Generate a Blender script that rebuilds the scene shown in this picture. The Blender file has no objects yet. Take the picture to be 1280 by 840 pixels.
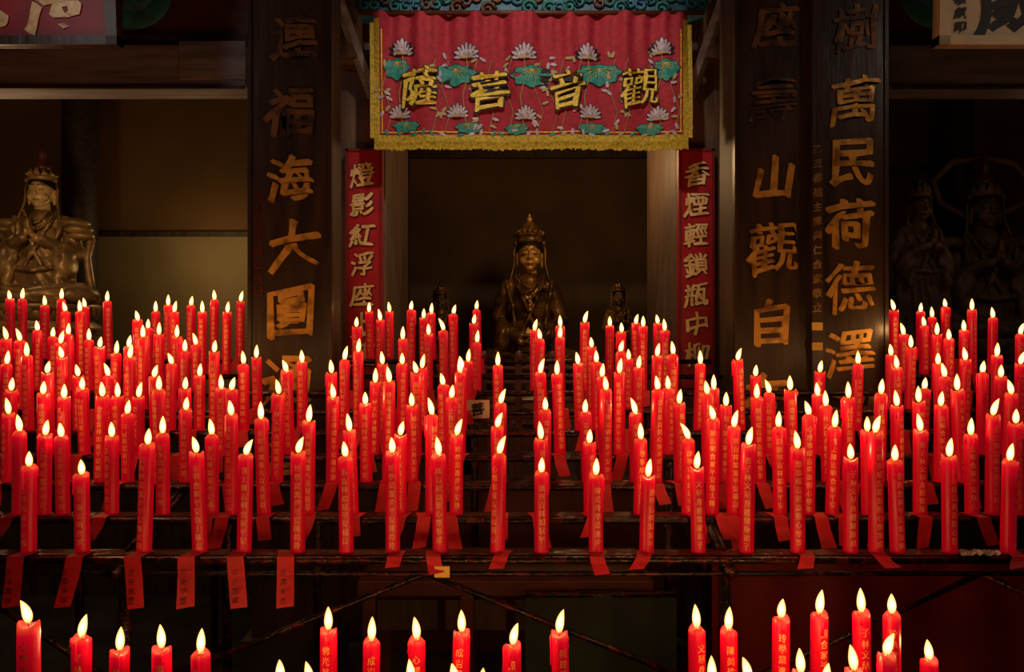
import bpy, bmesh, math, random
from mathutils import Vector, Matrix, noise
random.seed(7)
sc=bpy.context.scene
sc.view_settings.view_transform='Standard'
CZ=1.75
def X(u,d): return (u-640)*d/1000.0
def Z(v,d): return CZ+(420-v)*d/1000.0

# ------------------------------------------------------------ materials
def mat(name,c1,c2=None,rough=0.5,metal=0.0,scale=6,stretch=(1,1,1),bump=0.0,emit=None,estr=0,spec=0.5,detail=5,lo=0.35,hi=0.65):
    m=bpy.data.materials.new(name); m.use_nodes=True
    nt=m.node_tree; b=nt.nodes['Principled BSDF']
    b.inputs['Base Color'].default_value=(*c1,1)
    b.inputs['Roughness'].default_value=rough; b.inputs['Metallic'].default_value=metal
    b.inputs['Specular IOR Level'].default_value=spec
    if emit: 
        b.inputs['Emission Color'].default_value=(*emit,1); b.inputs['Emission Strength'].default_value=estr
    if c2 or bump:
        tc=nt.nodes.new('ShaderNodeTexCoord'); mp=nt.nodes.new('ShaderNodeMapping')
        mp.inputs['Scale'].default_value=stretch
        nz=nt.nodes.new('ShaderNodeTexNoise'); nz.inputs['Scale'].default_value=scale; nz.inputs['Detail'].default_value=detail
        nt.links.new(tc.outputs['Object'],mp.inputs[0]); nt.links.new(mp.outputs[0],nz.inputs['Vector'])
        if c2:
            r=nt.nodes.new('ShaderNodeValToRGB')
            r.color_ramp.elements[0].position=lo; r.color_ramp.elements[0].color=(*c1,1)
            r.color_ramp.elements[1].position=hi; r.color_ramp.elements[1].color=(*c2,1)
            nt.links.new(nz.outputs[0],r.inputs[0]); nt.links.new(r.outputs[0],b.inputs['Base Color'])
        if bump:
            bp=nt.nodes.new('ShaderNodeBump'); bp.inputs['Strength'].default_value=bump; bp.inputs['Distance'].default_value=0.02
            nt.links.new(nz.outputs[0],bp.inputs['Height']); nt.links.new(bp.outputs[0],b.inputs['Normal'])
    return m
M={}
M['board']=mat('lacquer_board',(0.018,0.009,0.004),(0.052,0.026,0.009),0.4,0,5,(3,3,.5),.25)
M['pillar']=mat('pillar_wood',(0.03,0.016,0.009),(0.07,0.040,0.022),0.6,0,6,(4,4,.4),.3)
M['post']=mat('post_wood',(0.075,0.042,0.026),(0.14,0.085,0.055),0.6,0,6,(4,4,.4),.3)
M['beam']=mat('beam_wood',(0.13,0.115,0.125),(0.24,0.215,0.235),0.6,0,5,(.5,4,4),.3)
M['beamd']=mat('dark_beam_wood',(0.02,0.012,0.009),(0.04,0.024,0.018),0.6,0,5,(.5,4,4),.3)
M['teal']=mat('teal_paint',(0.01,0.09,0.12),(0.02,0.20,0.20),0.55,0,14,(1,1,1),.3)
M['blue']=mat('blue_paint',(0.02,0.06,0.18),(0.03,0.20,0.26),0.55,0,22,(1,1,1),.3)
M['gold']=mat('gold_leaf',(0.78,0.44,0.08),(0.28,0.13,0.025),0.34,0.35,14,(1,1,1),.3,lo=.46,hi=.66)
M['dimworn']=mat('dim_worn_gold_leaf',(0.22,0.10,0.025),(0.045,0.022,0.010),0.5,0.2,12,(1,1,1),.3,lo=.42,hi=.60)  # gold leaf copy, worn and darkened so the top characters read as dimly lit
M['paleg']=mat('pale_gold_paint',(0.95,0.74,0.38),(0.7,0.47,0.18),0.4,0.1,25)
M['red']=mat('red_lacquer',(0.42,0.012,0.028),(0.30,0.008,0.018),0.45,0,6)
M['cloth']=mat('red_brocade',(0.40,0.015,0.046),(0.28,0.010,0.028),0.75,0,40,(1,1,1),.15)
M['fringe']=mat('gold_fringe',(0.62,0.46,0.04),(0.34,0.27,0.02),0.6,0.1,60,(1,1,1),.4)
M['emb']=mat('gold_embroidery',(0.85,0.66,0.08),(0.58,0.42,0.04),0.5,0.1,70,(1,1,1),.4)
M['black']=mat('black_thread_and_shadow',(0.02,0.008,0.01),None,0.7)
M['petal']=mat('lotus_thread',(0.60,0.55,0.66),(0.34,0.27,0.42),0.6,0,45,(1,1,1),.3)
M['leaf']=mat('lotus_leaf_thread',(0.01,0.20,0.20),(0.02,0.32,0.28),0.6,0,45,(1,1,1),.3)
M['stem']=mat('stem_thread',(0.42,0.28,0.16),(0.35,0.34,0.15),0.6,0,45)
M['metal']=mat('rack_iron',(0.012,0.007,0.006),(0.14,0.010,0.009),0.26,0.2,28,(1,1,1),.5,lo=.48,hi=.75)
M['wick']=mat('wick_char',(0.01,0.008,0.008),None,.9)
M['paper']=mat('red_paper',(0.66,0.010,0.026),(0.52,0.008,0.020),0.6,0,20)
M['ink']=mat('dark_ink',(0.10,0.004,0.004),None,0.6)
M['inkb']=mat('black_ink',(0.01,0.01,0.01),None,0.6)
M['cream']=mat('cream_paper',(0.7,0.62,0.48),(0.6,0.5,0.38),0.7,0,10)
M['plaque']=mat('plaque_white',(0.75,0.60,0.36),(0.6,0.46,0.26),0.6,0,5)
M['yellow']=mat('yellow_paper',(0.8,0.52,0.10),None,0.6)
M['wax2']=mat('candle_lettering',(0.95,0.52,0.14),None,0.4,0.0)
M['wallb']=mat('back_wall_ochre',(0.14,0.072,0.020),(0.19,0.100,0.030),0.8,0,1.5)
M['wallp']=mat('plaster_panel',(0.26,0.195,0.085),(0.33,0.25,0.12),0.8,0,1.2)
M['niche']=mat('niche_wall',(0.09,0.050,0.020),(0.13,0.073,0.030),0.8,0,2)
M['stone']=mat('stone_floor',(0.03,0.028,0.026),(0.06,0.055,0.05),0.5,0,4,(1,1,1),.2)
M['ceil']=mat('ceiling_wood',(0.02,0.012,0.01),(0.03,0.02,0.015),0.7,0,4)
M['bronze']=mat('gilt_bronze',(0.095,0.047,0.015),(0.30,0.16,0.045),0.36,0.4,9,(1,1,1),.2,lo=.42,hi=.64)
M['gface']=mat('gilt_face',(0.66,0.38,0.10),(0.46,0.25,0.07),0.33,0.25,9)
M['sgrey']=mat('aged_gilt',(0.20,0.12,0.045),(0.48,0.30,0.11),0.42,0.25,9,(1,1,1),.2,lo=.4,hi=.62)
M['sface']=mat('aged_face',(0.74,0.52,0.22),(0.58,0.40,0.17),0.42,0.1,9)
M['dface']=mat('dark_clay',(0.07,0.042,0.024),(0.15,0.092,0.052),0.6,0,9)
M['lips']=mat('lip_paint',(0.22,0.05,0.03),None,.5)
M['eye']=mat('eye_paint',(0.015,0.01,0.01),None,.4)
M['green']=mat('green_cloth',(0.016,0.026,0.018),(0.026,0.045,0.028),0.7,0,5)
M['dred']=mat('dark_red_cloth',(0.20,0.007,0.010),(0.13,0.005,0.007),0.6,0,5)
M['rwood']=mat('reddish_wood',(0.12,0.032,0.018),(0.07,0.018,0.011),0.45,0,7,(1,1,1),.2)

# wax: red wax with flame glow put in as emission, strongest at the top
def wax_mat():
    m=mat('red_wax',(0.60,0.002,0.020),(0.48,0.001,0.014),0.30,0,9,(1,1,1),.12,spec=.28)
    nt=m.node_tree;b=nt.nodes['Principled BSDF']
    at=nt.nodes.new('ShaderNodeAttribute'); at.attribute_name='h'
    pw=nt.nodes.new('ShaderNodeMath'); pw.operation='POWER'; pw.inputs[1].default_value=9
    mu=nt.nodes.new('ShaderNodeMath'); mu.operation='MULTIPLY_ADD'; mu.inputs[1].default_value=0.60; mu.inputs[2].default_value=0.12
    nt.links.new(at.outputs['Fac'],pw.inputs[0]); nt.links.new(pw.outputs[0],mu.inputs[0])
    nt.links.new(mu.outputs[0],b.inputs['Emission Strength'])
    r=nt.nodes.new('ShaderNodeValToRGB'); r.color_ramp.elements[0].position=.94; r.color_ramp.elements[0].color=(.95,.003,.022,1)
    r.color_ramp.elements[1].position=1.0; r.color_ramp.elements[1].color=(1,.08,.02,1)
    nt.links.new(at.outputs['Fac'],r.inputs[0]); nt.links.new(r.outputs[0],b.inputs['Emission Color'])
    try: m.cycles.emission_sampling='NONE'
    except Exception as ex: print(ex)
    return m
M['wax']=wax_mat()
def flame_mat():
    m=bpy.data.materials.new('candle_flame'); m.use_nodes=True; nt=m.node_tree
    nt.nodes.clear()
    out=nt.nodes.new('ShaderNodeOutputMaterial'); add=nt.nodes.new('ShaderNodeAddShader')
    tr=nt.nodes.new('ShaderNodeBsdfTransparent'); em=nt.nodes.new('ShaderNodeEmission')
    lw=nt.nodes.new('ShaderNodeLayerWeight'); lw.inputs[0].default_value=0.5
    inv=nt.nodes.new('ShaderNodeMath'); inv.operation='SUBTRACT'; inv.inputs[0].default_value=1
    nt.links.new(lw.outputs['Facing'],inv.inputs[1])
    pw=nt.nodes.new('ShaderNodeMath'); pw.operation='POWER'; pw.inputs[1].default_value=2.0
    nt.links.new(inv.outputs[0],pw.inputs[0])
    mu=nt.nodes.new('ShaderNodeMath'); mu.operation='MULTIPLY_ADD'; mu.inputs[1].default_value=3.6; mu.inputs[2].default_value=0.10
    nt.links.new(pw.outputs[0],mu.inputs[0])
    at=nt.nodes.new('ShaderNodeAttribute'); at.attribute_name='h'
    r=nt.nodes.new('ShaderNodeValToRGB'); cr=r.color_ramp
    cr.elements[0].position=0; cr.elements[0].color=(1,0.20,0.03,1)
    cr.elements[1].position=1; cr.elements[1].color=(1,0.38,0.07,1)
    e=cr.elements.new(0.35); e.color=(1,0.60,0.17,1)
    nt.links.new(at.outputs['Fac'],r.inputs[0]); nt.links.new(r.outputs[0],em.inputs[0]); nt.links.new(mu.outputs[0],em.inputs[1])
    nt.links.new(tr.outputs[0],add.inputs[0]); nt.links.new(em.outputs[0],add.inputs[1]); nt.links.new(add.outputs[0],out.inputs[0])
    try: m.cycles.emission_sampling='NONE'
    except Exception as ex: print(ex)
    return m
M['flame']=flame_mat()

# ------------------------------------------------------------ mesh builder
class MB:
    def __init__(s): s.v=[];s.f=[];s.m=[];s.sm=[];s.h=[];s.mats=[]
    def mi(s,k):
        if k not in s.mats: s.mats.append(k)
        return s.mats.index(k)
    def add(s,vs,fs,k,smooth=False,h=None,Mx=None):
        o=len(s.v)
        if Mx is not None: vs=[Mx@Vector(v) for v in vs]
        s.v.extend([tuple(v) for v in vs]); i=s.mi(k)
        s.h.extend(h if h else [0.0]*len(vs))
        for f in fs: s.f.append(tuple(o+a for a in f)); s.m.append(i); s.sm.append(smooth)
    def box(s,x0,x1,y0,y1,z0,z1,k,Mx=None):
        v=[(x,y,z) for x in(x0,x1) for y in(y0,y1) for z in(z0,z1)]
        s.add(v,[(0,1,3,2),(4,6,7,5),(0,4,5,1),(2,3,7,6),(0,2,6,4),(1,5,7,3)],k,False,None,Mx)
    def tube(s,pts,rs,k,seg=8,h=None,cap=True,smooth=True,Mx=None):
        pts=[Vector(p) for p in pts]
        if not isinstance(rs,(list,tuple)): rs=[rs]*len(pts)
        vs=[];hh=[]
        for i,p in enumerate(pts):
            t=(pts[min(i+1,len(pts)-1)]-pts[max(i-1,0)]).normalized()
            a=Vector((0,1,0)) if abs(t.y)<.9 else Vector((1,0,0))
            n=t.cross(a).normalized(); b=t.cross(n)
            for j in range(seg):
                an=2*math.pi*j/seg
                vs.append(p+(n*math.cos(an)+b*math.sin(an))*rs[i]); hh.append(h[i] if h else 0)
        fs=[]
        for i in range(len(pts)-1):
            for j in range(seg):
                a=i*seg+j;b2=i*seg+(j+1)%seg
                fs.append((a,b2,b2+seg,a+seg))
        if cap: fs.append(tuple(range(seg-1,-1,-1))); fs.append(tuple(range((len(pts)-1)*seg,len(pts)*seg)))
        s.add(vs,fs,k,smooth,hh,Mx)
    def ell(s,c,r,k,n=12,m=8,Mx=None):
        vs=[];fs=[]
        for i in range(m+1):
            th=math.pi*i/m
            for j in range(n):
                a=2*math.pi*j/n
                vs.append((c[0]+r[0]*math.sin(th)*math.cos(a),c[1]+r[1]*math.sin(th)*math.sin(a),c[2]+r[2]*math.cos(th)))
        for i in range(m):
            for j in range(n):
                fs.append((i*n+j,(i+1)*n+j,(i+1)*n+(j+1)%n,i*n+(j+1)%n))
        s.add(vs,fs,k,True,None,Mx)
    def obj(s,name,parent=None,bevel=0):
        me=bpy.data.meshes.new(name); me.from_pydata(s.v,[],s.f)
        for k in s.mats: me.materials.append(M[k])
        me.polygons.foreach_set('material_index',s.m); me.polygons.foreach_set('use_smooth',s.sm)
        at=me.attributes.new('h','FLOAT','POINT'); at.data.foreach_set('value',s.h)
        me.update()
        o=bpy.data.objects.new(name,me); sc.collection.objects.link(o)
        if parent: o.parent=parent
        if bevel:
            b=o.modifiers.new('bevel','BEVEL'); b.width=bevel; b.segments=2; b.limit_method='ANGLE'
        return o
# ------------------------------------------------------------ glyphs
GC={}
def glyph(ch,off=0.0,res=3,ext=0.0):
    key=(ch,off,res,ext)
    if key in GC: return GC[key]
    cu=bpy.data.curves.new('t','FONT'); cu.body=ch; cu.size=1; cu.resolution_u=res; cu.offset=off; cu.extrude=ext
    o=bpy.data.objects.new('t',cu); sc.collection.objects.link(o)
    bpy.context.view_layer.update()
    dg=bpy.context.evaluated_depsgraph_get()
    me=bpy.data.meshes.new_from_object(o.evaluated_get(dg))
    vs=[v.co.copy() for v in me.vertices]; fs=[tuple(p.vertices) for p in me.polygons]
    if vs:
        xs=[v.x for v in vs];ys=[v.y for v in vs]
        cx=(min(xs)+max(xs))/2;cy=(min(ys)+max(ys))/2
        vs=[Vector((v.x-cx,v.y-cy,v.z)) for v in vs]
    bpy.data.objects.remove(o); bpy.data.curves.remove(cu); bpy.data.meshes.remove(me)
    GC[key]=(vs,fs); return GC[key]
def put(mb,ch,x,y,z,size,k,off=0.0,res=3,ext=0.0,brush=True,yf=None,sy=1.0,nib=.028):
    """brush-written character: the glyph skeleton is bent and swept along a slanted broad nib"""
    if ch in '觀德壽萬澤樹' and nib>0: nib*=.62; off-=.005
    vs,fs=glyph(ch,off,res,ext)
    rs=random.Random(ch); sd=rs.random()*50; rot=rs.uniform(-.05,.05); sq=rs.uniform(.92,1.06)
    N=4 if (brush and nib>0) else 1
    for q in range(N):
        out=[]; t=(q/(N-1)-.5)*2 if N>1 else 0
        for v in vs:
            a,b=v.x,v.y
            if brush:
                n=noise.noise(Vector((a*2.2+sd,b*2.2,sd))); n2=noise.noise(Vector((a*2.2,b*2.2+sd,sd+9)))
                a0,b0=a,b
                a=a0*sq+n*.09+.05*b0; b=b0+n2*.08+0.13*a0-0.22*a0*a0
                w=nib*(1+.9*noise.noise(Vector((a0*5+sd,b0*5,3))))
                a+=t*w; b-=t*w*.75
                a,b=a-rot*b,b+rot*a
            px=x+a*size; pz=z+b*size*sy
            py=(yf(px,pz)+y if yf else y)-v.z*size-q*.0006
            out.append((px,py,pz))
        mb.add(out,fs,k)

# ------------------------------------------------------------ room shell
def simple(name,x0,x1,y0,y1,z0,z1,k,bevel=0):
    m=MB(); m.box(x0,x1,y0,y1,z0,z1,k); return m.obj(name,None,bevel)
simple('floor',-5.2,5.2,-2,8.2,-.1,0,'stone')
simple('ceiling',-5.2,5.2,-2,8.2,4.9,5.0,'ceil')
simple('wall_left',-5.2,-5.0,-2,8.2,0,4.9,'wallb')
simple('wall_right',5.0,5.2,-2,8.2,0,4.9,'wallb')
m=MB(); m.box(-5,5,7.6,7.8,0,4.9,'wallb')
m.box(-5,-1.9,7.56,7.6,1.0,Z(296,7.56),'wallp'); m.box(2.2,5,7.56,7.6,1.0,Z(296,7.56),'wallp')
m.box(-5,-1.9,7.53,7.6,Z(296,7.56),Z(290,7.56),'pillar')
m.obj('wall_back')
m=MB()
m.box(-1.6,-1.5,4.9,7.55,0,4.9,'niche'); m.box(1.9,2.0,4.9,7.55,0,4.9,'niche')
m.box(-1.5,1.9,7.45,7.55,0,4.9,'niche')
for xx in (-1.0,1.35): m.box(xx-.05,xx+.05,7.40,7.45,0,4.9,'pillar')
m.box(-1.5,1.9,7.40,7.45,3.4,3.5,'pillar')
m.obj('shrine_chamber')
for a,b in((-4.96,-1.64),(2.04,4.96)):
    m=MB(); m.box(a,b,5.4,7.5,0,1.16,'pillar'); m.box(a,b,5.36,7.5,1.16,1.2,'rwood'); m.obj('statue_platform')

# pillars with calligraphy boards
def pillar(x0,x1,y0=3.95,th=.25):
    m=MB(); 
    m.box(x0+.005,x1-.005,y0+.035,y0+th,0,4.9,'pillar')
    m.box(x0,x1,y0,y0+.035,.55,4.88,'board')
    for a in(x0,x1-.018): m.box(a,a+.018,y0-.008,y0,.55,4.88,'board')
    m.box(x0-.03,x1+.03,y0-.02,y0+th+.03,0,.25,'stone')
    return m
s4=3.95/1000
pl=pillar(X(310,3.95),X(415,3.95),th=.22)
for ch,u,v,s in [('連',368,45,58),('福',362,138,62),('海',364,222,62),('大',366,306,66),('圓',363,388,68),('通',360,474,66),('蓮',362,565,62)]:
    put(pl,ch,X(u,3.95),3.948,Z(v,3.95),s*s4,'dimworn' if v<150 else 'gold',-.002,4,.02)
for i,ch in enumerate('信士弟子敬立吉日'): put(pl,ch,X(323,3.95),3.947,Z(245+i*17,3.95),13*s4,'ink',0,2)
pl.obj('calligraphy_pillar')
pr=pillar(X(918,3.95),X(1016,3.95),th=.30)
for ch,u,v,s in [('座',970,30,60),('壽',965,122,62),('山',968,222,58),('觀',966,310,68),('自',962,402,60),('在',958,494,62)]:
    put(pr,ch,X(u,3.95),3.948,Z(v,3.95),s*s4,'dimworn' if v<150 else 'gold',-.002,4,.02)
pr.obj('calligraphy_pillar')
pq=pillar(X(1026,3.95),X(1110,3.95),th=.30)
for ch,u,v,s in [('樹',1070,35,62),('萬',1068,124,64),('民',1066,202,62),('荷',1062,279,62),('德',1062,357,66),('澤',1062,440,64),('洲',1062,516,62)]:
    put(pq,ch,X(u,3.95),3.948,Z(v,3.95),s*s4,'dimworn' if v<60 else 'gold',.0,4,.02)
pq.box(X(1013,3.9)+.012,X(1029,3.9),3.905,3.945,.6,4.88,'board')
for i,ch in enumerate('乙丑春福主陳興仁合家敬立'): put(pq,ch,X(1022,3.9),3.902,Z(186+i*18,3.9),12*3.9/1000,'sgrey',0,2)
for v in(408,433): pq.box(X(1015,3.9),X(1028,3.9),3.895,3.903,Z(v+5,3.9),Z(v-5,3.9),'yellow')
pq.obj('calligraphy_pillar')

# shrine door posts + couplets
m=MB()
m.box(-1.45,-0.735,4.66,4.9,0,4.9,'post'); m.box(0.955,1.9,4.66,4.9,0,4.9,'post')
m.box(-0.95,-0.735,4.9,5.66,0,4.9,'post'); m.box(0.955,1.15,4.9,5.66,0,4.9,'post')
m.box(-.735,.955,4.9,5.66,3.35,3.5,'beamd')
for x0,x1 in((-1.0,-.80),(1.20,1.02)):
    m.tube([(x0,4.25,3.75),(x1,4.6,3.12)],.035,'beam',4,smooth=False)
m.box(-1.0,-.86,4.45,4.66,3.3,4.9,'post'); m.box(1.08,1.22,4.45,4.66,3.3,4.9,'post')
m.obj('shrine_door_frame',None,.006)
for (a,b,txt,x) in [(432,478,'燈影紅浮座上蓮',453),(848,893,'香煙輕鎖瓶中柳',870)]:
    m=MB(); m.box(X(a,4.6),X(b,4.6),4.6,4.655,Z(485,4.6),Z(186,4.6),'red')
    for q in(a,b-3): m.box(X(q,4.6),X(q+3,4.6),4.592,4.6,Z(485,4.6),Z(186,4.6),'dred')
    m.box(X(a,4.6),X(b,4.6),4.592,4.6,Z(189,4.6),Z(186,4.6),'dred')
    for i,ch in enumerate(txt):
        put(m,ch,X(x,4.6)+.004,4.597,Z(218+i*37.4,4.6)-.004,31*4.6/1000,'black',.006,3,nib=.030)  # black offset copy: the letters' shadow painted onto the board
        put(m,ch,X(x,4.6),4.590,Z(218+i*37.4,4.6),31*4.6/1000,'paleg',.0,3,nib=.024)
    m.obj('couplet_board')

# ------------------------------------------------------------ banner
bx0,bx1,bz0,bz1=X(468,4.4),X(860,4.4),Z(186,4.4),Z(16,4.4)
def by(x,z):
    t=(z-bz0)/(bz1-bz0)
    return 4.4-0.014*math.sin(x*23)*(.4+.9*t)-0.012*math.sin(x*61+1.5*math.sin(z*6))*t**1.5-.01*math.sin(x*9+z*4) if t>0 else 4.4-.0056*math.sin(x*23)-.01*math.sin(x*9+z*4)
m=MB()
NX,NZ=220,40; vs=[];fs=[]
for j in range(NZ+1):
    for i in range(NX+1):
        x=bx0+(bx1-bx0)*i/NX; z=bz0+.05+(bz1-bz0-.05)*j/NZ
        vs.append((x,by(x,z),z))
for j in range(NZ):
    for i in range(NX):
        a=j*(NX+1)+i; fs.append((a,a+1,a+NX+2,a+NX+1))
m.add(vs,fs,'cloth',True)
m.tube([(bx0-.09,4.4,bz1),(bx1+.09,4.4,bz1)],.014,'rwood',8)
def strip(x0,x1,z0,z1,k,dy):
    n=max(2,int((x1-x0)/.008)); mz=max(1,int((z1-z0)/.03)); vs=[];fs=[]
    for j in range(mz+1):
        for i in range(n+1):
            x=x0+(x1-x0)*i/n; z=z0+(z1-z0)*j/mz; vs.append((x,by(x,z)-dy,z))
    for j in range(mz):
        for i in range(n):
            a=j*(n+1)+i; fs.append((a,a+1,a+n+2,a+n+1))
    m.add(vs,fs,k,True)
strip(bx0,bx1,bz0+.045,bz0+.075,'fringe',.004)
strip(bx0,bx0+.03,bz0+.07,bz1-.04,'fringe',.004); strip(bx1-.03,bx1,bz0+.07,bz1-.04,'fringe',.004)
strip(bx0+.035,bx1-.035,bz0+.088,bz0+.094,'emb',.004); strip(bx0+.04,bx0+.046,bz0+.09,bz1-.1,'emb',.004); strip(bx1-.046,bx1-.04,bz0+.09,bz1-.1,'emb',.004)
n=240
for i in range(n):
    x=bx0+(bx1-bx0)*(i+.5)/n; L=.05+random.random()*.012; y=by(x,bz0)-.004
    m.add([(x-.0036,y,bz0+.05),(x+.0036,y,bz0+.05),(x+.0042,y-.004,bz0+.05-L),(x-.0042,y-.004,bz0+.05-L),(x,y-.007,bz0+.03)],[(0,1,4),(1,2,4),(2,3,4),(3,0,4)],'fringe')
for side in(0,1):
    for i in range(90):
        z=bz0+.06+(bz1-bz0-.12)*(i+.5)/90; x=bx0 if side==0 else bx1; s=-1 if side==0 else 1
        y=by(x,z)-.003
        m.add([(x,y,z-.0036),(x,y,z+.0036),(x+s*.022,y-.004,z+.002),(x+s*.022,y-.004,z-.006)],[(0,1,2,3)],'fringe')
D=4.4
def poly2(pts,k,dy):
    cx=sum(p[0] for p in pts)/len(pts); cz=sum(p[1] for p in pts)/len(pts)
    vs=[(cx,by(cx,cz)-dy-.002,cz)]+[(p[0],by(p[0],p[1])-dy,p[1]) for p in pts]
    m.add(vs,[(0,i+1,(i+1)%len(pts)+1) for i in range(len(pts))],k,False)
def petal(cx,cz,ang,L,W,k,dy):
    pts=[]
    for i in range(14):
        t=2*math.pi*i/14; a=(1-math.cos(t))/2; w=math.sin(t)*W*(1-.35*a)
        px=a*L; pts.append((cx+px*math.cos(ang)-w*math.sin(ang),cz+px*math.sin(ang)+w*math.cos(ang)))
    poly2(pts,k,dy)
def lotus(cx,cz,s):
    for i,(a,l) in enumerate(((-5,1.0),(185,1.0),(20,1.05),(160,1.05),(45,1.0),(135,1.0),(68,1.0),(112,1.0),(90,1.1))):
        petal(cx,cz,math.radians(a),s*l*1.06,s*.25,'black',.005+.0009*i)
        petal(cx,cz,math.radians(a),s*l,s*.20,'petal',.0055+.0009*i)
    petal(cx-s*.5,cz-s*.1,0,s,.14*s,'stem',.016)
def leafy(cx,cz,w,h,k='leaf'):
    pts=[]
    for i in range(40):
        t=2*math.pi*i/40; r=1+.10*math.cos(8*t)
        pts.append((cx+w*r*math.cos(t),cz+h*r*math.sin(t)*(1.2 if math.sin(t)<0 else .8)))
    poly2([(cx+(p[0]-cx)*1.07,cz+(p[1]-cz)*1.1) for p in pts],'black',.0045)
    poly2(pts,k,.006)
    for i in range(9):
        a=math.pi*(i+.5)/9+math.pi
        petal(cx,cz+h*.5,a,w*.9*(.5+.5*abs(math.cos(a))),h*.035,'emb',.0085)
def stem(pts,r=.003,k='stem'):
    P=[]
    for i in range(len(pts)-1):
        for q in range(6):
            t=q/6; P.append((pts[i][0]*(1-t)+pts[i+1][0]*t,pts[i][1]*(1-t)+pts[i+1][1]*t))
    P.append(pts[-1])
    m.tube([(x,by(x,z)-.006,z) for x,z in P],r,k,4)
for u,v in((503,60),(583,64),(655,66),(735,65),(826,60)):
    x,z=X(u,D),Z(v+6,D); stem([(x,z),(x+.01,z-.1),(x-.02,z-.22),(x,z-.4)]); lotus(x,z,.070)
for u,v in((500,140),(572,139),(657,142),(738,140),(822,143)):
    lotus(X(u,D),Z(v+5,D),.060)
for u,v,w in((569,91,.11),(665,94,.11),(749,90,.115),(496,84,.065),(832,86,.07)):
    leafy(X(u,D),Z(v,D),w,.055)
for u,v,w in((586,159,.07),(646,160,.06),(740,160,.075),(508,157,.07),(812,160,.07)):
    leafy(X(u,D),Z(v,D),w,.03)
for u in (483,540,592,635,672,690,722,765,780,842,556,700,810,610):
    x=X(u,D)
    stem([(x,Z(168,D)),(x+.03,Z(140,D)),(x-.02,Z(110,D)),(x+.02,Z(75,D))],.002)
    for q in range(8):
        a=random.random()*6.28; petal(x+random.uniform(-.03,.03),Z(random.uniform(72,165),D),a,.038,.010,'petal' if q%2 else 'stem',.0075)
for i in range(26):
    u=485+i*14.4; a=math.pi*random.random(); petal(X(u,D),Z(170,D),a,.04,.01,random.choice(['stem','petal','leaf']),.006)
for ch,u,v in(('薩',525,110),('菩',612,113),('音',708,112),('觀',799,110)):
    put(m,ch,X(u,D)+.001,-.019,Z(v,D)-.002,.224,'black',.016,3,yf=by,nib=.026)
    put(m,ch,X(u,D),-.023,Z(v,D),.222,'emb',-.004,3,yf=by,nib=.018)
m.obj('embroidered_banner')

# carved lintel above banner
m=MB(); m.box(-.86,1.08,4.46,4.62,Z(20,4.5),4.05,'blue')
for i in range(34):
    cx=-.82+i*.057; cz=Z(8,4.46)+random.uniform(-.02,.05)
    pts=[(cx+.045*(1-t/14)*math.cos(t*.75),4.45,cz+.045*(1-t/14)*math.sin(t*.75)) for t in range(13)]
    m.tube(pts,.011,random.choice(['teal','blue','teal','rwood']),6)
m.obj('carved_lintel')
for name,x0,x1 in(('a',-4.98,X(308,4.62)),('b',X(1112,4.62),4.98)):
    m=MB()
    m.box(x0,x1,4.60,4.85,Z(108,4.6),Z(56,4.6),'beam'); m.box(x0,x1,4.63,4.8,Z(56,4.6),Z(40,4.6),'beamd')
    m.box(x0,x1,4.66,4.75,Z(40,4.6),4.9,'rwood'); m.box(x0,x1,4.58,4.6,Z(112,4.6),Z(108,4.6),'beamd')
    c=x0+.3
    while c<x1-.1:
        m.ell((c,4.64,Z(8,4.6)+.08),(.23,.03,.2),'teal',20,10); m.ell((c,4.625,Z(8,4.6)+.1),(.15,.03,.13),'blue',20,10)
        c+=.62
    if name=='a': m.box(X(225,4.6),X(308,4.6),4.585,4.6,Z(100,4.6),Z(52,4.6),'beam')
    m.obj('bay_beam',None,.006)
for x,y in ((X(100,6.9),6.9),(X(1195,7.3),7.3)):
    m=MB(); m.tube([(x,y,1.21),(x,y,4.9)],.14,'beamd',20,cap=False); m.tube([(x,y,1.21),(x,y,1.35)],.18,'pillar',20); m.obj('round_column')

# signboards
def sign(name,x0,x1,z0,z1,y,tilt,field,frame,txts):
    w=x1-x0;h=z1-z0; Mx=Matrix.Translation((x0,y,z0))@Matrix.Rotation(tilt,4,'X')
    m=MB(); m.box(0,w,0,.04,0,h,field,Mx)
    for a in((0,w,0,.045),(0,w,h-.045,h)): m.box(a[0]-.01,a[1]+.01,-.02,.05,a[2],a[3],frame,Mx)
    for a in((-.01,.045),(w-.045,w+.01)): m.box(a[0],a[1],-.02,.05,0,h,frame,Mx)
    for ch,cx,cz,s,k in txts:
        sub=MB(); put(sub,ch,cx,-.006,cz,s,k,.005,4); m.add(sub.v,sub.f,k,False,None,Mx)
    for q in(.15,w-.15): m.tube([(x0+q,y+.05,z1-.1),(x0+q,y+.3,4.9)],.008,'metal',6)
    m.obj(name)
x1=X(146,4.0); sign('red_signboard',x1-1.5,x1,Z(57,4),Z(57,4)+.62,4.0,.06,'red','board',[('慈',.25,.27,.4,'paleg'),('航',.78,.26,.4,'paleg'),('海',1.22,.24,.36,'paleg')])
x0=X(1174,4.0); sign('white_signboard',x0,x0+1.5,Z(57,4),Z(57,4)+.6,4.0,.04,'plaque','plaque',[('威',.35,.23,.34,'inkb'),('靈',.80,.30,.4,'inkb'),('顯',1.25,.30,.4,'inkb'),('敬',.10,.23,.06,'inkb'),('獻',.10,.16,.06,'inkb'),('叩',.10,.09,.06,'inkb')])

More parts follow.
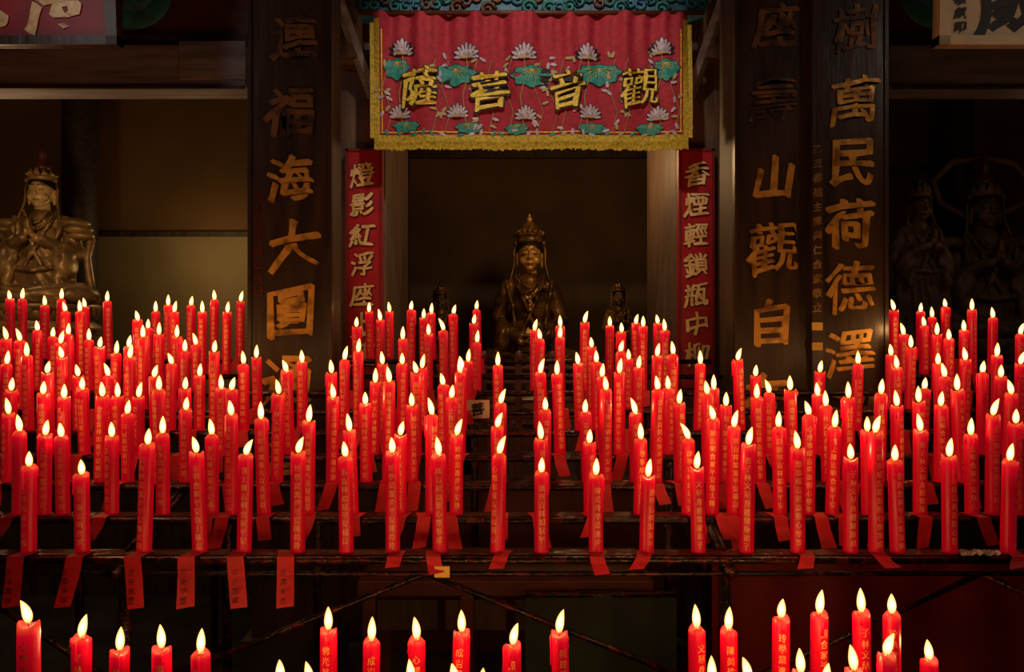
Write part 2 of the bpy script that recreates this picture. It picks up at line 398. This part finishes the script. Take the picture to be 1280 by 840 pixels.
# ------------------------------------------------------------ statues
def remeshed(prims,vox,it=2):
    b=MB()
    for p in prims:
        if p[0]=='e': b.ell(p[1],p[2],'gold',24,16)
        else:
            b.tube([p[1],p[2]],[p[3],p[4]],'gold',14); b.ell(p[1],(p[3],)*3,'gold',14,10); b.ell(p[2],(p[4],)*3,'gold',14,10)
    o=b.obj('tmp'); r=o.modifiers.new('r','REMESH'); r.mode='VOXEL'; r.voxel_size=vox
    s=o.modifiers.new('s','SMOOTH'); s.factor=.5; s.iterations=it
    bpy.context.view_layer.update()
    me=bpy.data.meshes.new_from_object(o.evaluated_get(bpy.context.evaluated_depsgraph_get()))
    vs=[v.co.copy() for v in me.vertices]; fs=[tuple(p.vertices) for p in me.polygons]; ns=[v.normal.copy() for v in me.vertices]
    bpy.data.objects.remove(o); bpy.data.meshes.remove(me)
    return vs,fs,ns
def mir(p):
    f=lambda c:(-c[0],c[1],c[2])
    return ('e',f(p[1]),p[2]) if p[0]=='e' else ('c',f(p[1]),f(p[2]),p[3],p[4])
HC={}
def head(mb,Mx,kf,kc,crown):
    if 'h' not in HC:
        P=[('e',(0,.005,.855),(.082,.094,.10)),('e',(0,-.022,.812),(.069,.074,.082)),('e',(0,-.060,.752),(.028,.026,.022)),
           ('c',(0,-.092,.868),(0,-.110,.820),.007,.012),('e',(0,-.084,.784),(.023,.015,.0055)),('e',(0,-.083,.773),(.017,.014,.006)),
           ('c',(0,.01,.78),(0,.015,.66),.047,.058)]
        S=[('e',(.033,-.081,.850),(.019,.012,.008)),('c',(.012,-.093,.876),(.056,-.074,.878),.005,.004),('e',(.012,-.102,.816),(.008,.009,.007)),
           ('e',(.084,.008,.83),(.011,.022,.040)),('e',(.083,.004,.785),(.010,.013,.032)),('e',(.042,-.060,.80),(.028,.026,.028))]
        P+=S+[mir(q) for q in S]; HC['h']=remeshed(P,.0036,2)
    vs,fs,_=HC['h']; mb.add(vs,fs,kf,True,None,Mx)
    for s in(-1,1):
        mb.tube([(s*.015,-.0955,.8465),(s*.033,-.0955,.8435),(s*.053,-.083,.8475)],[.0012,.0026,.0014],'eye',5,Mx=Mx)
        mb.tube([(s*.012,-.1005,.878),(s*.034,-.0925,.888),(s*.060,-.075,.881)],[.002,.0026,.0012],'eye',5,Mx=Mx)
    mb.tube([(-.02,-.094,.779),(0,-.100,.7775),(.02,-.094,.779)],[.002,.0035,.002],'lips',6,Mx=Mx)
    mb.ell((0,-.096,.903),(.006,.004,.006),kc,8,6,Mx)
    def lathe(pf,k,n=28):
        mb.tube([(0,.01,z) for r,z in pf],[r for r,z in pf],k,n,Mx=Mx)
    HV=[];HF=[]
    nA,nB=48,14
    for i in range(nB+1):
        ph=math.pi*.53*i/nB
        for j in range(nA):
            a=2*math.pi*j/nA; front=max(0,-math.sin(a)); p2=ph*(1-.30*front**2)
            r=1+.03*math.cos(a*14)
            HV.append((.093*r*math.sin(p2)*math.cos(a),.014+.104*r*math.sin(p2)*math.sin(a),.868+.098*math.cos(p2)))
    for i in range(nB):
        for j in range(nA): HF.append((i*nA+j,(i+1)*nA+j,(i+1)*nA+(j+1)%nA,i*nA+(j+1)%nA))
    mb.add(HV,HF,'eye',True,None,Mx)
    if crown=='tall':
        lathe([(.080,.925),(.088,.935),(.086,.955),(.080,.965),(.108,.975),(.112,.982),(.085,.990),(.07,1.005),(.066,1.03),(.05,1.05),(.032,1.065),(.018,1.075)],kc)
        mb.ell((0,.01,1.088),(.02,.02,.02),kf,12,8,Mx); mb.ell((0,.01,1.115),(.008,.008,.014),kf,10,8,Mx)
        n=9;Hh=.05;R=.090;zb=.985;w=.015
    else:
        lathe([(.088,.925),(.095,.935),(.094,.955),(.086,.965)],kc)
        mb.ell((0,.02,1.0),(.05,.05,.055),'eye',16,10,Mx); mb.ell((0,.02,1.06),(.026,.026,.032),'eye',12,8,Mx)
        n=7;Hh=.10;R=.092;zb=.95;w=.021
        if crown=='spire':
            Hh=.06; lathe([(.05,1.0),(.055,1.03),(.03,1.06),(.022,1.10),(.03,1.115),(.014,1.14),(.006,1.20)],'rwood')
    for i in range(n):
        f=abs(i-(n-1)/2)/((n-1)/2)
        a=-math.pi/2+(i-(n-1)/2)*(math.pi*1.25/n)
        h=Hh*(1.0-.5*f); c=Vector((R*math.cos(a),.01+R*math.sin(a),zb)); t=Vector((-math.sin(a),math.cos(a),0)); o=-Vector((math.cos(a),math.sin(a),0))*.35
        o2=Vector((math.cos(a),math.sin(a),0))
        pts=[c-t*w*.7,c-t*w+Vector((0,0,h*.4)),c-t*w*.55+Vector((0,0,h*.75))+o*.012,c+Vector((0,0,h))+o*.02,c+t*w*.55+Vector((0,0,h*.75))+o*.012,c+t*w+Vector((0,0,h*.4)),c+t*w*.7]
        vs=pts+[p-o2*.006 for p in pts]+[c+Vector((0,0,h*.45))+o2*.006]
        fs=[(14,(k+1),k) for k in range(6)]+[(14,0,6)]+[tuple(range(7,14))]+[(k,(k+1)%7,(k+1)%7+7,k+7) for k in range(7)]
        mb.add(vs,fs,kc,False,None,Mx); mb.ell(tuple(c+Vector((0,0,h*.4))+o2*.006),(.006,)*3,kf,8,6,Mx)
    for s in(-1,1):
        mb.ell((s*.098,-.01,.925),(.012,.012,.016),kc,10,8,Mx)
        mb.tube([(s*.098,.0,.915),(s*.108,.0,.86),(s*.106,-.01,.78),(s*.125,-.03,.70),(s*.15,-.05,.62)],[.006,.008,.009,.008,.006],kc,6,Mx=Mx)
def statue(cx,cy,cz,s,pose,kb,kf,kc,crown='tall',sx=1.0,rz=0):
    mb=MB(); Mx=Matrix.Translation((cx,cy,cz))@Matrix.Rotation(rz,4,'Z')@Matrix.Diagonal((s,s,s,1))
    P=[('e',(0,.02,.22),(.19,.14,.20)),('e',(0,.02,.45),(.155,.11,.20)),('c',(-.12,.02,.60),(.12,.02,.60),.06,.06),('c',(0,.01,.62),(0,.01,.68),.085,.05)]
    if pose in('lotus','pray'):
        P+=[('e',(0,-.08,.08),(.34,.24,.075)),('e',(0,.05,.06),(.36,.2,.06))]
        S=[('e',(.28,-.10,.08),(.12,.18,.075)),('c',(.12,0,.13),(.31,-.14,.09),.085,.075),('c',(.32,-.16,.08),(-.02,-.29,.065),.06,.04)]
    else:
        P+=[('e',(0,.02,0),(.2,.14,.3)),('e',(0,.02,-.35),(.21,.15,.35)),('e',(0,.0,-.62),(.25,.17,.12)),('e',(.03,-.04,-.2),(.15,.13,.4))]
        S=[('c',(.17,-.02,.3),(.23,-.02,-.3),.05,.06),('e',(.07,-.14,-.72),(.05,.1,.03))]
    S+=[('c',(.155,.02,.59),(.225,.0,.38),.062,.058)]
    if pose=='lotus':
        S+=[('c',(.225,0,.36),(.07,-.20,.215),.055,.034),('e',(.20,-.08,.22),(.07,.11,.14)),('e',(.045,-.215,.205),(.05,.03,.018)),
            ('c',(.21,-.12,.16),(.30,-.22,.10),.045,.03)]
        for i in range(4): S.append(('c',(.04,-.235+.016*i,.215),(-.035,-.25+.016*i,.218),.0095,.0075))
        S.append(('c',(.05,-.2,.215),(.008,-.2,.245),.010,.008))
    else:
        S+=[('c',(.225,-.01,.38),(.045,-.18,.47),.055,.034),('e',(.185,-.06,.30),(.06,.10,.17)),('c',(.15,-.10,.38),(.16,-.14,.16),.045,.03),('e',(.014,-.20,.515),(.014,.026,.038))]
        for i in range(4): S.append(('c',(.010,-.180-.014*i,.54),(.007,-.185-.013*i,.612-.010*abs(i-1.4)),.009,.007))
        S.append(('c',(.016,-.172,.50),(.014,-.155,.555),.010,.008))
    def chain(pts,r):
        for i in range(len(pts)-1): S.append(('c',pts[i],pts[i+1],r,r))
    chain([(.105,-.01,.675),(.085,-.075,.60),(.045,-.105,.50),(-.01,-.12,.38),(-.05,-.125,.30)],.015)
    chain([(.165,-.02,.635),(.15,-.075,.56),(.12,-.10,.45),(.11,-.12,.32)],.014)
    if pose!='stand':
        chain([(.26,-.20,.15),(.12,-.29,.125),(0,-.315,.10)],.014)
        chain([(.33,-.05,.16),(.36,-.18,.10),(.22,-.31,.05)],.014)
    chain([(0,-.14,.255),(.08,-.13,.27),(.17,-.06,.28)],.017)
    P+=S+[mir(q) for q in S]
    vs,fs,ns=remeshed(P,.0075,2)
    out=[]
    for v,n in zip(vs,ns):
        a=0
        if v.z<.6 and not(abs(v.x)<.075 and v.y<-.16 and v.z>.15):
            ang=math.atan2(v.x,-v.y)
            a=.0045*math.sin(v.z*55+4*math.sin(ang*2.0)+abs(v.x)*45) if v.z>.16 else .006*math.sin(math.hypot(v.x,v.y+.02)*85+3*math.sin(ang*3))
            if pose=='stand' and v.z<.2: a=.012*math.sin(ang*14+2*math.sin(v.z*5))
        v=v+n*a; v.x*=sx; out.append(v)
    mb.add(out,fs,kb,True,None,Mx)
    head(mb,Mx@Matrix.Translation((0,0,-.03)),kf,kc,crown)
    for row,(w,dz) in enumerate(((.075,.0),(.105,-.05))):
        for i in range(19):
            t=(i-9)/9; mb.ell((w*t,-.092-.02*(1-t*t)-.012*row,.585+dz+.085*t*t),(.0085,)*3,kc,8,6,Mx)
    for i in range(4): mb.ell((0,-.125-.004*i,.52-.028*i),(.012,.009,.015),kf,8,6,Mx)
    if pose!='stand':
        mb.tube([(0,0,-.17),(0,0,-.13),(0,0,-.08),(0,0,-.02),(0,0,.02)],[.40,.38,.30,.37,.38],kb,32,Mx=Mx)
        for row,(zz,R,up) in enumerate(((-.10,.33,1),(-.07,.345,1),(-.12,.34,-1))):
            for i in range(20):
                a=2*math.pi*(i+.5*row)/20
                L=Matrix.Translation((R*math.cos(a),R*math.sin(a),zz+up*.03))@Matrix.Rotation(a,4,'Z')@Matrix.Rotation(.5*up,4,'Y')
                mb.ell((0,0,0),(.02,.052,.05),kc if row==1 else kb,8,6,Mx@L)
        mb.tube([(0,0,-.30),(0,0,-.17)],[.42,.42],kb,8,smooth=False,Mx=Mx)
    else: mb.tube([(0,-.02,-.85),(0,-.02,-.74)],[.27,.25],kb,16,Mx=Mx)
    return mb
statue(X(662,6.3),6.3,1.45,1.15,'lotus','bronze','gface','bronze','tall',.95).obj('seated_guanyin_statue')
m=MB()
gx=X(662,6.3)
m.box(gx-.42,gx+.42,5.9,6.75,0,1.06,'rwood'); m.box(gx-.45,gx+.45,5.87,6.78,1.06,1.10,'pillar')
for i in range(3): m.box(gx-.38+i*.26,gx-.16+i*.26,5.885,5.9,.3,.9,'pillar')
m.obj('altar_pedestal',None,.006)
for u,v in((548,374),(777,370)):
    x=X(u,6.0); zs=Z(v,6.0)-.82*.55; zb=zs-.85*.55
    st=statue(x,6.15,zs,.55,'stand','bronze','dface','bronze','round',.9)
    st.box(x-.17,x+.17,5.98,6.32,0,zb,'rwood'); st.obj('attendant_statue')
# left bay bodhisattva
zc=Z(243,6.1)-.80*1.08
Lx=X(52,6.1)
st=statue(Lx,6.1,zc,1.08,'pray','sgrey','sface','sgrey','spire',1.05,.12)
for s in(-1,1):
    st.ell((Lx+s*.25,6.10,zc+.64),(.12,.10,.045),'sgrey',16,8); st.ell((Lx+s*.29,6.08,zc+.59),(.11,.09,.04),'sgrey',16,8); st.ell((Lx+s*.33,6.06,zc+.54),(.09,.08,.035),'sgrey',16,8)
    st.tube([(Lx+s*.30,6.12,zc+.60),(Lx+s*.38,6.1,zc+.52),(Lx+s*.36,6.08,zc+.38),(Lx+s*.40,6.04,zc+.22),(Lx+s*.46,6,zc+.05)],[.025,.03,.025,.03,.02],'sgrey',8)
st.box(Lx-.5,Lx+.5,5.65,6.55,1.205,zc-.32,'pillar')
st.obj('praying_bodhisattva_statue')
# right bay guardians
zc=Z(262,6.3)-.80*1.3; Rx=X(1246,6.3)
st=statue(Rx,6.45,zc,1.3,'pray','dface','dface','dface','spire',1.0,-.15)
for s in(-1,1):
    st.ell((Rx+s*.34,6.4,zc+.78),(.15,.12,.06),'dface',16,8)
    st.tube([(Rx+s*.1,6.5,zc+1.0),(Rx+s*.34,6.5,zc+1.12),(Rx+s*.40,6.5,zc+1.30),(Rx+s*.25,6.5,zc+1.45),(Rx,6.5,zc+1.5)],[.02,.03,.03,.03,.02],'dface',8)
st.obj('guardian_statue')
Sx=X(1128,6.0); zs=Z(268,6)-.80*.85
st=statue(Sx,5.75,zs,.85,'stand','dface','dface','dface','round',1.0,.1)
st.box(Sx-.22,Sx+.22,5.5,5.97,1.201,max(1.21,zs-.85*.85+.005),'pillar')
st.obj('standing_disciple_statue')

# altar railing in front of the main statue
m=MB()
for u in(604,648,690,727): m.box(X(u,4.5)-.02,X(u,4.5)+.02,4.48,4.52,.9,Z(447,4.5),'rwood'); m.ell((X(u,4.5),4.5,Z(445,4.5)),(.025,.025,.03),'rwood')
for v in(458,476,500,520): m.box(X(600,4.5),X(732,4.5),4.485,4.515,Z(v+4,4.5),Z(v,4.5),'rwood')
m.box(-.7,.9,4.42,4.62,0,.95,'rwood')
m.obj('altar_railing',None,.003)

# ------------------------------------------------------------ candle racks
DR=[2.5+.225*i for i in range(9)]
ZR=[CZ-.675+.06875*i for i in range(9)]
m=MB()
for i,(d,z) in enumerate(zip(DR,ZR)):
    segs=[(-3.3,3.3)] if i<7 else [(-3.3,-1.34),(-.86,1.06),(1.89,3.3)]
    for a,b in segs:
        m.box(a,b,d-.035,d+.035,z-.012,z,'metal')
        m.tube([(a,d-.05,z-.012),(b,d-.05,z-.012)],.012,'metal',8); 
        if i==0: m.tube([(a,d-.06,z-.05),(b,d-.06,z-.05)],.008,'metal',8)
for x in(-2.35,-1.21,.665,2.3):
    m.tube([(x,2.42,ZR[0]-.045),(x,3.88,ZR[6]-.035)],.02,'metal',8)
    for y,z in((2.5,ZR[0]-.04),(3.4,ZR[4]-.04)): m.tube([(x,y,0),(x,y,z)],.02,'metal',8)
    m.tube([(x,2.5,.45),(x,3.4,.45)],.014,'metal',8)
for a,b in((-2.35,-1.21),(-1.21,.665),(.665,2.3)):
    m.tube([(a,2.52,.5),(b,2.52,.5)],.014,'metal',8)
    mid=(a+b)/2
    m.tube([(a,2.53,.62),(mid,2.53,1.0)],.010,'metal',8); m.tube([(b,2.53,.62),(mid,2.53,1.0)],.010,'metal',8)
for x in(-2.0,-.9,.9,2.0):
    m.tube([(x,3.7,0),(x,3.7,1.2)],.02,'metal',8)
for x in(-1.6,-.2,2.1): m.tube([(x,4.3,0),(x,4.3,ZR[8]-.01)],.02,'metal',8)
m.obj('candle_rack')
m=MB()
for d,z in((2.0,.76),(1.82,.69)):
    m.box(-1.6,1.6,d-.04,d+.04,z-.012,z,'metal'); m.tube([(-1.6,d-.05,z-.012),(1.6,d-.05,z-.012)],.012,'metal',8)
for x in(-1.58,-.3,.35,1.58):
    for d,z in((2.0,.76),(1.82,.69)): m.tube([(x,d,0),(x,d,z-.01)],.018,'metal',8)
m.obj('candle_rack')

STR=['福壽康寧吉祥如意平安','佛光普照合家平安如意','信士陳志明合家平安','弟子林文華身體健康','萬事如意財源廣進大吉','陳美玲學業進步平安','心想事成吉星高照']
CM=MB(); TM=MB(); LI=[]
def candle(x,y,z,H,R=.0225,text=True,fl=1.0):
    lean=Matrix.Rotation(random.gauss(0,.016),4,'Y')@Matrix.Rotation(random.gauss(0,.01),4,'X')
    Mx=Matrix.Translation((x,y,z))@lean
    seg=16; ph=random.random()*6
    prof=[(0,1.0),(.02,1.0),(.3,1),(.6,1),(.8,1),(.9,.99),(.965,.98),(.99,.96),(1.0,.86)]
    vs=[];hh=[];fs=[]
    for t,r in prof:
        for j in range(seg):
            a=2*math.pi*j/seg
            w=1+.012*math.sin(3*a+ph+t*5)
            zz=t*H+(t>.98)*.006*math.sin(2*a+ph)
            vs.append((R*r*w*math.cos(a),R*r*w*math.sin(a),zz)); hh.append(t)
    for r,dz in((.6,-.006),(.15,-.009)):
        for j in range(seg):
            a=2*math.pi*j/seg; vs.append((R*r*math.cos(a),R*r*math.sin(a),H+dz)); hh.append(1.05)
    n=len(prof)+2
    for i in range(n-1):
        for j in range(seg):
            a=i*seg+j;b=i*seg+(j+1)%seg; fs.append((a,b,b+seg,a+seg))
    fs.append(tuple(range(seg-1,-1,-1))); fs.append(tuple(range((n-1)*seg,n*seg)))
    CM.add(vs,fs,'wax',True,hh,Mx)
    for q in range(random.choice([0,1,2,2])):
        a=random.uniform(-2.8,-.3) if q==0 else random.random()*6.28; L=random.uniform(.02,.08)
        c=lambda zz,rr=1.0:(R*rr*math.cos(a),R*rr*math.sin(a),zz)
        CM.tube([c(H-.002,.95),c(H-.01,1.03),c(H-L*.6,1.02),c(H-L,1.04)],[.003,.004,.003,.0045],'wax',6,[1,.95,.9,.85],Mx=Mx)
    bend=random.gauss(0,.003)
    CM.tube([(0,0,H-.01),(bend*.4,0,H+.004),(bend,0,H+.010)],.0013,'wick',5,Mx=Mx)
    FL=.056*fl*random.uniform(.85,1.12); FR=.0132*fl
    pts=[];rs=[];h2=[]
    for i in range(13):
        t=i/12; pts.append((bend*3*t*t,0,H-.001+FL*t)); rs.append(max(.0003,FR*2.05*(t+.02)**.55*(1-t)**.85)); h2.append(t)
    CM.tube(pts,rs,'flame',14,h2,Mx=Mx)
    LI.append(Mx@Vector((0,0,H+.026)))
    if text:
        st=random.choice(STR); ro=random.gauss(0,.25); g=.020; zt=H-.045; k=random.randint(0,3)
        while zt>.02:
            ch=st[k%len(st)]; k+=1
            gv,gf=glyph(ch,0,1,0)
            out=[]
            for v in gv:
                an=-math.pi/2+ro+v.x*g/R; out.append((R*1.025*math.cos(an),R*1.025*math.sin(an),zt+v.y*g*1.15))
            CM.add(out,gf,'wax2',False,None,Mx); zt-=.0255*random.uniform(1,1.1)
def tag(x,yf,z,L,w=.05,txt=False):
    s=random.uniform(-.02,.02); b=random.uniform(-.5,.5)
    p=[(x-w/2+s,yf+.06,z+.003),(x+w/2+s,yf+.06,z+.003),(x+w/2,yf-.018,z+.004),(x-w/2,yf-.018,z+.004),
       (x+w/2+b*.02,yf-.024,z-L*.4),(x-w/2+b*.02,yf-.024,z-L*.4),(x+w/2+b*.06,yf-.03-random.uniform(0,.02),z-L),(x-w/2+b*.06,yf-.03-random.uniform(0,.02),z-L-.006)]
    TM.add(p,[(0,1,2,3),(3,2,4,5),(5,4,6,7)],'paper')
    if txt:
        for i in range(4): put(TM,random.choice('福壽平安吉祥'),x+b*.03,yf-.05,z-L*.25-i*L*.2,L*.17,'ink',0,1,nib=0)
fl=[(14,362),(29,362),(44,362),(55,370),(74,362),(84,377),(100,377),(108,372),(136,365),(172,387),(185,398),(195,378),(210,370),(218,378),(238,370),(252,378),(267,363),(283,378),(300,365),
(25,412),(45,400),(66,408),(75,415),(88,405),(112,412),(125,420),(143,428),(160,420),(178,408),(200,405),(220,408),(230,425),(245,418),(258,445),(268,425),(305,440),(322,433),(36,430),(62,450),(78,432),(98,455),(118,440),(135,455),(150,450),(163,432),(172,470),(196,455),(213,440),(232,442),
(13,472),(25,490),(55,475),(80,480),(106,470),(125,478),(148,480),(173,480),(200,470),(232,470),(249,455),(289,470),(275,470),(36,562),(24,520),(55,525),(79,527),(103,572),(140,527),(180,535),(204,523),(250,545),(305,548),(330,505),(265,525),(372,545),(385,508),(378,438),(362,448),(346,475),(290,500),(10,500),(160,500),(232,495),(5,440),(8,410),
(463,378),(487,378),(513,375),(530,385),(540,380),(567,380),(597,375),(555,400),(592,392),(447,395),(475,388),(505,410),(535,405),(430,435),(415,450),(448,425),(480,440),(503,440),(520,450),(467,462),(485,460),(575,450),(596,415),(623,442),(585,438),
(668,400),(673,410),(700,395),(730,390),(700,408),(740,420),(762,395),(775,402),(795,392),(803,395),(822,392),(830,400),(775,425),(785,435),(820,430),(840,428),(678,450),(700,452),(725,440),(745,438),(755,455),(683,490),(735,498),(757,470),(774,450),(797,445),(795,500),(820,470),(835,470),(850,487),(873,440),(885,475),(892,470),
(433,550),(458,488),(491,545),(515,490),(528,445),(500,525),(550,548),(565,480),(570,525),(577,445),(625,487),(622,547),(623,515),(677,570),(677,530),(680,495),(745,573),(738,535),(808,575),(800,530),(873,565),(860,530),(440,520),(415,480),(540,500),(555,465),
(925,435),(917,515),(933,535),(950,480),(963,475),(975,515),(990,470),(997,540),(1023,450),(1022,478),(1035,490),(1040,515),(1063,553),(1070,440),(1085,520),(1095,520),(1098,475),(1108,377),(1118,375),(1122,555),(1122,490),(1120,445),(1130,405),(1137,420),(1150,378),(1155,395),(1165,385),(1183,372),(1170,405),(1185,410),(1215,375),(1240,385),(1205,400),(1275,405),
(1150,520),(1152,470),(1150,485),(1175,440),(1187,550),(1175,490),(1180,455),(1200,470),(1215,525),(1228,450),(1260,555),(1270,510),(1260,475),(1275,440),(1245,430),(1240,500),(905,490),(945,455),(890,505),(1010,500),(1060,480),(1205,435),(1250,455),(1112,430),(1100,520)]
ft=[420-(ZR[i]+.352-CZ)*1000/DR[i] for i in range(9)]
placed=[[] for _ in DR]
def ok(r,x):
    if r>=7 and not(x<-1.37 or -.83<x<1.03 or x>1.92): return False
    return all(abs(x-p)>.058 for p in placed[r])
fl.sort(key=lambda p:-p[1])
drop=0
for u,v in fl:
    done=False
    for r in sorted(range(9),key=lambda i:abs(ft[i]-v)):
        if abs(ft[r]-v)>45: break
        d=DR[r]; x=X(u,d); zt=Z(v,d); H=zt-ZR[r]-.052
        if ok(r,x) and .21<H<.375:
            placed[r].append(x); candle(x,d,ZR[r],H); done=True
            lt=(r==0 and u<400)
            if lt: tag(x+random.uniform(-.02,.02),d-.05,ZR[r],.14,.052,True)
            elif random.random()<(.4 if r==0 else .75): tag(x+random.uniform(-.02,.02),d-.05,ZR[r],random.uniform(.02,.04) if r==0 else random.uniform(.05,.10),.045)
            break
    drop+= not done
print('dropped',drop,[len(p) for p in placed])
nmain=len(LI)
for u,v in((90,778),(138,795),(194,792),(243,798)): candle(X(u,1.95),1.99,.76,max(.2,Z(v,1.95)-.76-.05),.0235)
candle(X(37,1.82),1.82,.69,Z(752,1.82)-.69-.05,.0245)
for u,v in((411,762),(463,775),(520,773),(575,765),(640,780),(703,765),(872,760),(912,762),(975,747),(1023,742),(1078,740),(1114,742),(1162,800)):
    candle(X(u,2.0),2.0,.76,Z(v,2.0)-.76-.05,.0215)
for u,v in((350,825),(385,832),(510,830),(575,828),(600,838),(1106,790),(1066,810),(940,822),(890,825),(1003,815),(1030,832)):
    candle(X(u,1.82),1.82,.69,Z(v,1.82)-.69-.05,.0205)
CM.obj('lit_red_candles')
TM.obj('red_paper_tags')

# ------------------------------------------------------------ light given off by the flames
k=0
for i,p in enumerate(LI):
    if i>=nmain or i%4==0:
        L=bpy.data.lights.new('flame_light','POINT'); L.energy=.60 if i<nmain else .42; L.color=(1,.50,.17); L.shadow_soft_size=.012
        o=bpy.data.objects.new('candle_flame_light',L); o.location=p; sc.collection.objects.link(o); k+=1
print('lights',k)
def pt(name,loc,e,c,r=.08):
    L=bpy.data.lights.new(name,'POINT'); L.energy=e; L.color=c; L.shadow_soft_size=r
    o=bpy.data.objects.new(name,L); o.location=loc; sc.collection.objects.link(o)
L=bpy.data.lights.new('banner_spot','SPOT'); L.energy=110; L.color=(1,.80,.60); L.spot_size=math.radians(54); L.spot_blend=.5; L.shadow_soft_size=.06
o=bpy.data.objects.new('banner_spot',L); o.location=(.1,2.6,4.4); o.rotation_euler=(Vector((.1,4.4,3.2))-Vector((.1,2.6,4.4))).to_track_quat('-Z','Y').to_euler(); sc.collection.objects.link(o)
pt('unseen_bay_light',(-2.7,6.9,2.5),7,(1,.66,.30)); pt('unseen_bay_light',(-3.2,4.95,2.6),11,(1,.62,.30))  # light for the wall glow, then an added fill for the left statue
pt('unseen_bay_light',(3.6,5.2,3.0),1.8,(1,.60,.32))  # added fill without a fixture, keeps the right bay statues faintly visible
pt('unseen_shrine_light',(.45,5.3,2.9),16,(1,.60,.26));  # unseen light added to brighten the niche walls and main statue
pt('eaves_fill',(-2.7,2.6,3.7),11,(1,.84,.80),.12); pt('eaves_fill',(2.9,2.6,3.7),10,(1,.80,.66),.12)  # fill lights added to brighten the signboards and bay beams, no fixtures
w=bpy.data.worlds.new('w'); sc.world=w; w.use_nodes=True
w.node_tree.nodes['Background'].inputs[0].default_value=(.9,.50,.32,1); w.node_tree.nodes['Background'].inputs[1].default_value=.03

# ------------------------------------------------------------ cloths, cards, lower altar
def drape(name,x0,x1,y,z0,z1,k,amp=.03,fr=14):
    m=MB(); n=120; r=10; vs=[];fs=[]
    for j in range(r+1):
        for i in range(n+1):
            x=x0+(x1-x0)*i/n; t=j/r; vs.append((x,y+amp*(1-t*.6)*math.sin(x*fr+.6*math.sin(x*5))+amp*.3*math.sin(x*fr*2.7),z0+(z1-z0)*t))
    for j in range(r):
        for i in range(n): a=j*(n+1)+i; fs.append((a,a+1,a+n+2,a+n+1))
    m.add(vs,fs,k,True); m.tube([(x0,y,z1),(x1,y,z1)],.012,'metal',6); m.obj(name)
drape('red_altar_skirt',.75,3.2,3.0,.02,.93,'dred',.025,9)
drape('green_altar_cloth',.05,.62,3.0,.02,.78,'green',.02,12)
m=MB()
m.box(-.6,.55,3.1,3.6,.74,.80,'rwood')
for x in(-.58,-.2,.15,.5): m.box(x,x+.05,3.1,3.15,0,.74,'rwood'); m.box(x,x+.05,3.5,3.55,0,.74,'rwood')
for i in range(4): m.box(-.53+i*.27,-.29+i*.27,3.12,3.14,.60,.72,'pillar')
m.obj('offering_table',None,.004)
m=MB(); d=3.556
m.box(X(583,d),X(612,d),d,d+.004,Z(523,d),Z(500,d),'cream'); put(m,'菩',X(597,d),d-.003,Z(511,d),.06,'inkb',0,2)
m.obj('name_card')
m=MB(); d=2.42
m.box(X(543,d),X(562,d),d,d+.003,Z(722,d),Z(708,d),'yellow'); m.obj('price_label')
# crumpled paper on the front shelf
m=MB(); n=12; vs=[];fs=[]
for j in range(5):
    for i in range(n):
        x=X(1222,2.47)+(i-n/2)*.011; y=2.44+j*.012
        vs.append((x,y,ZR[0]+.004+.022*abs(noise.noise(Vector((i*.6,j*.8,2))))+.004*(j%2)))
for j in range(4):
    for i in range(n-1): a=j*n+i; fs.append((a,a+1,a+n+1,a+n))
m.add(vs,fs,'cream'); m.obj('crumpled_paper')

cam=bpy.data.cameras.new('cam'); cam.sensor_width=36; cam.lens=28.125; cam.clip_end=50
o=bpy.data.objects.new('cam',cam); o.location=(0,0,CZ); o.rotation_euler=(math.pi/2,0,0); sc.collection.objects.link(o); sc.camera=o
